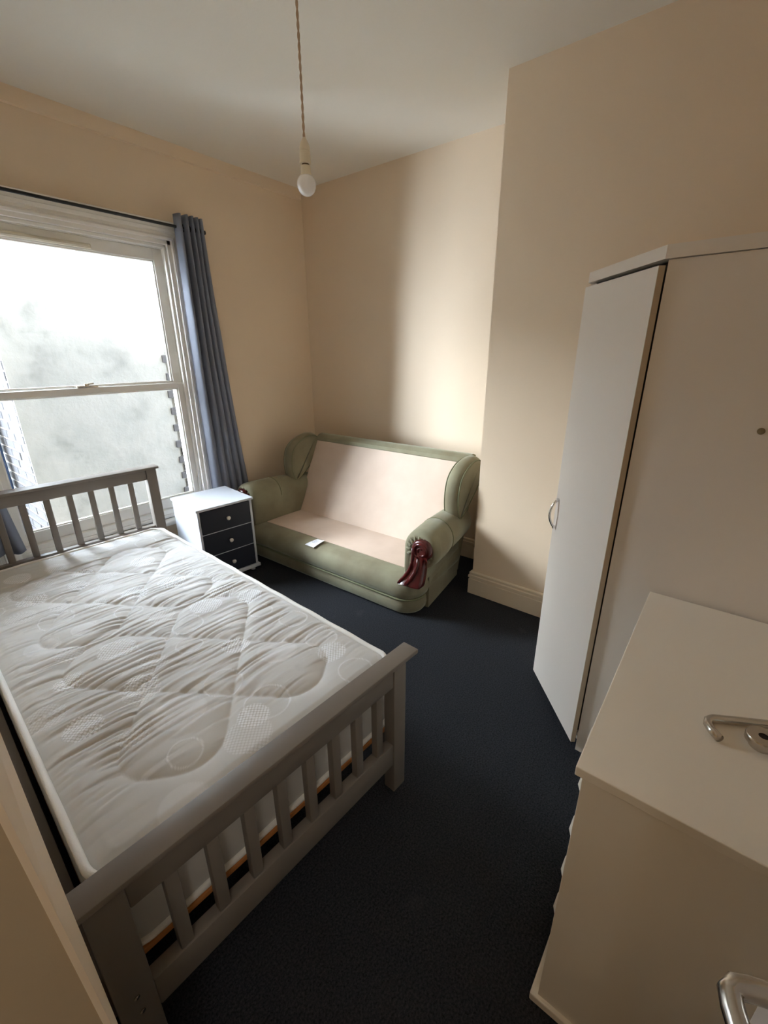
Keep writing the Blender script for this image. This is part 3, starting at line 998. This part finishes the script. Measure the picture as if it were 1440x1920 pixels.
# ------------------------------------------------------------------ chest of drawers
cx0, cx1, cy1, ct = 0.458 * S, 0.990 * S, 0.0635 * S, 0.52 * S
cdp = cy1 - (YN + 0.012)
ch = empty('chest_of_drawers', (cx0, cy1, 0), 0, 'off-white chest of drawers in front of the corner wardrobe', 'chest of drawers')
cw = cx1 - cx0
CM = MT['chest']
MB().box(0, cw, -cdp, 0, ct - 0.022, ct, 0.002).build('top', CM, ch)
MB().box(0.012, 0.030, -cdp + 0.004, -0.013, 0.0, ct - 0.022, 0.001).build('side_panel', CM, ch)
MB().box(cw - 0.030, cw - 0.012, -cdp + 0.004, -0.013, 0.0, ct - 0.022, 0.001).build('side_panel', CM, ch)
MB().box(0.030, cw - 0.030, -cdp + 0.004, -cdp + 0.012, 0.04, ct - 0.022).build('back_panel', CM, ch)
MB().box(0.002, cw - 0.002, -cdp, 0.004, 0.0, 0.028, 0.004).build('plinth', CM, ch)
dzs = (ct - 0.022 - 0.040) / 5
for k in range(5):
    z0 = 0.036 + k * dzs
    d = MB().box(0.0305, cw - 0.0305, -0.030, -0.012, z0 + 0.003, z0 + dzs - 0.003, 0.0015).build('drawer', CM, ch)
    zc = (0.49 - 0.0835 * (4 - k)) * S - 0.012
    zc = min(max(zc, z0 + 0.02), z0 + dzs - 0.02)
    for xh in (0.16, cw - 0.16):
        pts = [(xh - 0.034, -0.013, zc), (xh - 0.030, -0.003, zc), (xh - 0.018, 0.003, zc), (xh + 0.018, 0.003, zc), (xh + 0.030, -0.003, zc), (xh + 0.034, -0.013, zc)]
        o = MB().tube(pts, 0.0055, 8).build('handle', MT['knob'], d, True); o['label'] = 'white bow handle'

# ------------------------------------------------------------------ loose lever handle on the chest
lh = empty('door_lever', (0.980, -0.160, ct), 0, 'loose satin chrome door lever handle lying on top of the chest', 'door handle')


def rel(p, o): return (p[0] - o[0], p[1] - o[1], p[2] - o[2])


lo = (0.980, -0.160, ct)
zb = ct + 0.0085
pts = [(0.945, -0.112, zb), (0.962, -0.098, zb), (0.976, -0.091, zb), (0.990, -0.091, zb), (1.000, -0.098, zb), (1.030, -0.150, zb), (1.058, -0.200, zb), (1.063, -0.222, zb + 0.002), (1.050, -0.232, zb + 0.003), (1.020, -0.205, zb + 0.006), (0.995, -0.180, zb + 0.008)]
MB().tube([rel(p, lo) for p in pts], [0.0085] * 9 + [0.009, 0.009], 14).build('lever', MT['chrome'], lh, True, 180)
rc = (0.984, -0.178)
b = MB(); b.lathe([(0.0075, 0.012), (0.0085, 0.0255), (0.027, 0.0255), (0.0285, 0.023), (0.0285, 0.012), (0.026, 0.010), (0.0075, 0.012)], rel((rc[0], rc[1], ct), lo), (0, 0, 1), 36)
ro = b.build('rose', MT['chrome'], lh, True, 35)
MB().lathe([(0.0082, 0.011), (0.0082, 0.0235)], rel((rc[0], rc[1], ct), lo), (0, 0, 1), 20).build('spindle_hole', MT['hole'], ro, True)
MB().lathe([(0.020, 0.0), (0.020, 0.011)], rel((rc[0], rc[1], ct), lo), (0, 0, 1), 20).build('neck', MT['chrome'], ro, True)

# ------------------------------------------------------------------ open door beside the camera
fe = Vector((0.2715 * S, -0.091 * S)); hd = Vector((-0.93, -0.36)).normalized(); nn = Vector((hd.y, -hd.x))
if nn.y < 0: nn = -nn
dlen, dth = 0.76, 0.036
dro = empty('door_1', (fe.x, fe.y, 0), math.atan2(hd.y, hd.x), kind='structure')
# local +X runs to the hinge; face with the lever is on the local -Y or +Y side
ly = 1.0 if (Matrix.Rotation(math.atan2(hd.y, hd.x), 2) @ Vector((0, 1))).dot(nn) > 0 else -1.0
MB().box(0, dlen, min(0, -ly * dth), max(0, -ly * dth), 0.006, 1.98, 0.002).build('leaf', MT['door'], dro)
zl = 0.660 * S
n_off = 0.062
b = MB()
xs_ = 0.040
b.tube([(xs_, 0, zl), (xs_, ly * 0.035, zl), (xs_, ly * (n_off - 0.020), zl), (xs_ + 0.0015, ly * (n_off - 0.008), zl), (xs_ + 0.008, ly * (n_off - 0.0015), zl), (xs_ + 0.02, ly * n_off, zl), (xs_ + 0.06, ly * n_off, zl), (xs_ + 0.10, ly * n_off, zl), (xs_ + 0.115, ly * (n_off - 0.004), zl), (xs_ + 0.12, ly * (n_off - 0.018), zl), (xs_ + 0.12, ly * 0.012, zl)], 0.0095, 16)
lv = b.build('lever', MT['chrome'], dro, True, 180); lv['label'] = 'satin chrome lever handle'
MB().lathe([(0.026, 0), (0.026, 0.006), (0.022, 0.009)], (xs_, 0, zl), (0, ly, 0), 28).build('rose', MT['chrome'], dro, True, 35)

# ------------------------------------------------------------------ pendant light
PX, PY = 1.325, 1.404
pn = empty('pendant_light', (PX, PY, ZC), 0, 'bare opal bulb hanging from the ceiling on a beige flex', 'ceiling light')
MB().lathe([(0.045, 0), (0.045, -0.008), (0.030, -0.026), (0.008, -0.034)], (0, 0, 0), (0, 0, 1), 28).build('ceiling_rose', MT['holder'], pn, True, 35)
b = MB()
for ph in (0, math.pi):
    pts = []
    for i in range(120):
        t = i / 119
        z = -0.02 - (ZC - 2.262 - 0.02) * t
        a = ph + t * 60
        pts.append((0.0022 * math.cos(a), 0.0022 * math.sin(a), z))
    b.tube(pts, 0.0026, 6)
b.build('flex', MT['cord'], pn, True, 180)
z = 2.262 - ZC
b = MB(); b.lathe([(0.004, 0.006), (0.008, 0.0), (0.015, -0.012), (0.0185, -0.024), (0.0185, -0.034), (0.017, -0.035)], (0, 0, z), (0, 0, 1), 28)
hl = b.build('lamp_holder', MT['holder'], pn, True, 35)
b = MB(); b.lathe([(0.0165, -0.034), (0.0190, -0.037), (0.0195, -0.062), (0.0205, -0.066), (0.0205, -0.072), (0.015, -0.073)], (0, 0, z), (0, 0, 1), 28)
b.build('skirt_ring', MT['holder'], hl, True, 35)
b = MB(); b.lathe([(0.0135, -0.070), (0.0135, -0.078)], (0, 0, z), (0, 0, 1), 24)
b.build('bayonet_cap', mat('dull_brass', (96, 78, 52), 0.5, 0.8), hl, True)
b = MB(); b.lathe([(0.0165, -0.078), (0.0175, -0.082), (0.0185, -0.100), (0.0205, -0.108)], (0, 0, z), (0, 0, 1), 28)
b.build('bulb_collar', MT['holder'], pn, True, 35)
b = MB(); b.lathe([(0.0205, -0.108), (0.027, -0.113), (0.0325, -0.122), (0.0345, -0.133), (0.0330, -0.145), (0.0275, -0.157), (0.019, -0.165), (0.009, -0.1695), (0.001, -0.171)], (0, 0, z), (0, 0, 1), 32)
bo = b.build('bulb', MT['bulb'], pn, True, 180); bo['label'] = 'white opal bulb'

# ------------------------------------------------------------------ curtains and pole
YR = 1.972 * S
rz_ = 1.492 * S
rd = empty('curtain_pole', (0.9, YR, rz_), 0, 'thin black curtain pole along the top of the window', 'curtain pole')
MB().tube([(-1.0, 0, 0.004), (1.012, 0, 0)], 0.0085, 14).build('rod', MT['rod'], rd, True)
for x in (1.016, -1.0):
    MB().lathe([(0.0085, -0.004), (0.013, 0.0), (0.013, 0.012), (0.007, 0.016)], (x, 0, 0), (1, 0, 0), 16).build('finial', MT['rod'], rd, True)
for x in (0.985, -0.72):
    MB().tube([(x, 0, -0.002), (x, 0.05, -0.004), (x, YW - YR, -0.004)], 0.006, 8).build('bracket', MT['rod'], rd, True)


def curtain(name, xt0, xt1, xb0, xb1, zt, zb, n_pl, amp, label, hem_skew=0.0, phase=0.0, dtop=0.0):
    """pleated drape: plan is a wave of n_pl pleats; local origin on the pole"""
    c = empty(name, ((xt0 + xt1) / 2, YR, rz_), 0, label, 'curtain', 'slate blue curtains at the window')
    ox_, oz_ = (xt0 + xt1) / 2, rz_
    NX, NZ = 30 * n_pl, 60
    rings = []
    for j in range(NZ + 1):
        t = j / NZ
        row = []
        for i in range(NX + 1):
            s = i / NX
            e = t ** 1.3
            x = (xt0 + (xt1 - xt0) * s) * (1 - e) + (xb0 + (xb1 - xb0) * s) * e
            a = amp * (0.85 + 0.25 * math.sin(3 * t + s * 4))
            ph = 2 * math.pi * n_pl * s ** 1.25 + phase
            y = a * math.sin(ph) * 0.9 + 0.25 * a * math.sin(2 * ph + 1.0 + 1.5 * t)
            x += 0.012 * math.sin(ph + 0.6 + t) * (1 - 0.3 * t)
            y = y * (1 - 0.3 * t) + 0.035 * t
            y += 0.006 * mnoise.noise(Vector((s * 6, t * 5, 3.3)))
            zbot = zb + hem_skew * s + 0.012 * math.sin(ph) * 0.4
            z = zt + (zbot - zt) * t
            row.append((x - ox_, y, z - oz_))
        rings.append(row)
    b = MB(); b.loft(rings, close=False, cap=False)
    o = b.build('drape', MT['curtain'], c, True, 180)
    sd = o.modifiers.new('thick', 'SOLIDIFY'); sd.thickness = 0.003; sd.offset = 0
    return c, ox_


cR, oxr = curtain('curtain', 1.112 * S, 1.243 * S, 1.130 * S, 1.345 * S, 1.538 * S, 0.300 * S, 5, 0.036, 'slate blue eyelet curtain gathered between window and sofa', 0.0, 2.4)
cL, oxl = curtain('curtain', 0.05 * S, 0.22 * S, 0.04 * S, 0.335 * S, 1.538 * S, 0.335 * S, 4, 0.036, 'slate blue curtain hanging behind the far corner of the headboard', -0.05, 0.3)
for c_, xs0, n in ((cR, 1.125 * S - oxr, 5), (cL, 0.06 * S - oxl, 4)):
    for k in range(n):
        MB().lathe([(0.014, -0.002), (0.022, -0.002), (0.022, 0.002), (0.014, 0.002), (0.014, -0.002)], (xs0 + 0.034 * k, 0, 0), (1, 0.35, 0), 18).build('eyelet', MT['rod'], c_, True, 35)
for k in range(2):
    pass

# ------------------------------------------------------------------ radiator below the window, behind the headboard
rad = empty('radiator', (0.10, YW - 0.09, 0.0), 0, 'white panel radiator below the window behind the headboard', 'radiator')
b = MB()
b.box(0, 0.36, 0.02, 0.05, 0.10, 0.375, 0.008)
b.build('panel', MT['radiator'], rad)
r0_ = MB().box(0, 0.018, 0.008, 0.024, 0.125, 0.355, 0.006).build('rib', MT['radiator'], rad)
for k in range(11):
    o = r0_ if k == 0 else r0_.copy()
    if k: C.objects.link(o)
    o.location.x = 0.012 + 0.031 * k
MB().box(0.0, 0.36, 0.02, 0.075, 0.375, 0.384, 0.002).build('top_grille', MT['radiator'], rad)
for x in (0.05, 0.31):
    MB().box(x, x + 0.02, 0.05, 0.09, 0.02, 0.30).build('bracket', MT['radiator'], rad)
    MB().box(x - .004, x + 0.024, 0.03, 0.06, 0.0, 0.11).build('foot', MT['radiator'], rad)
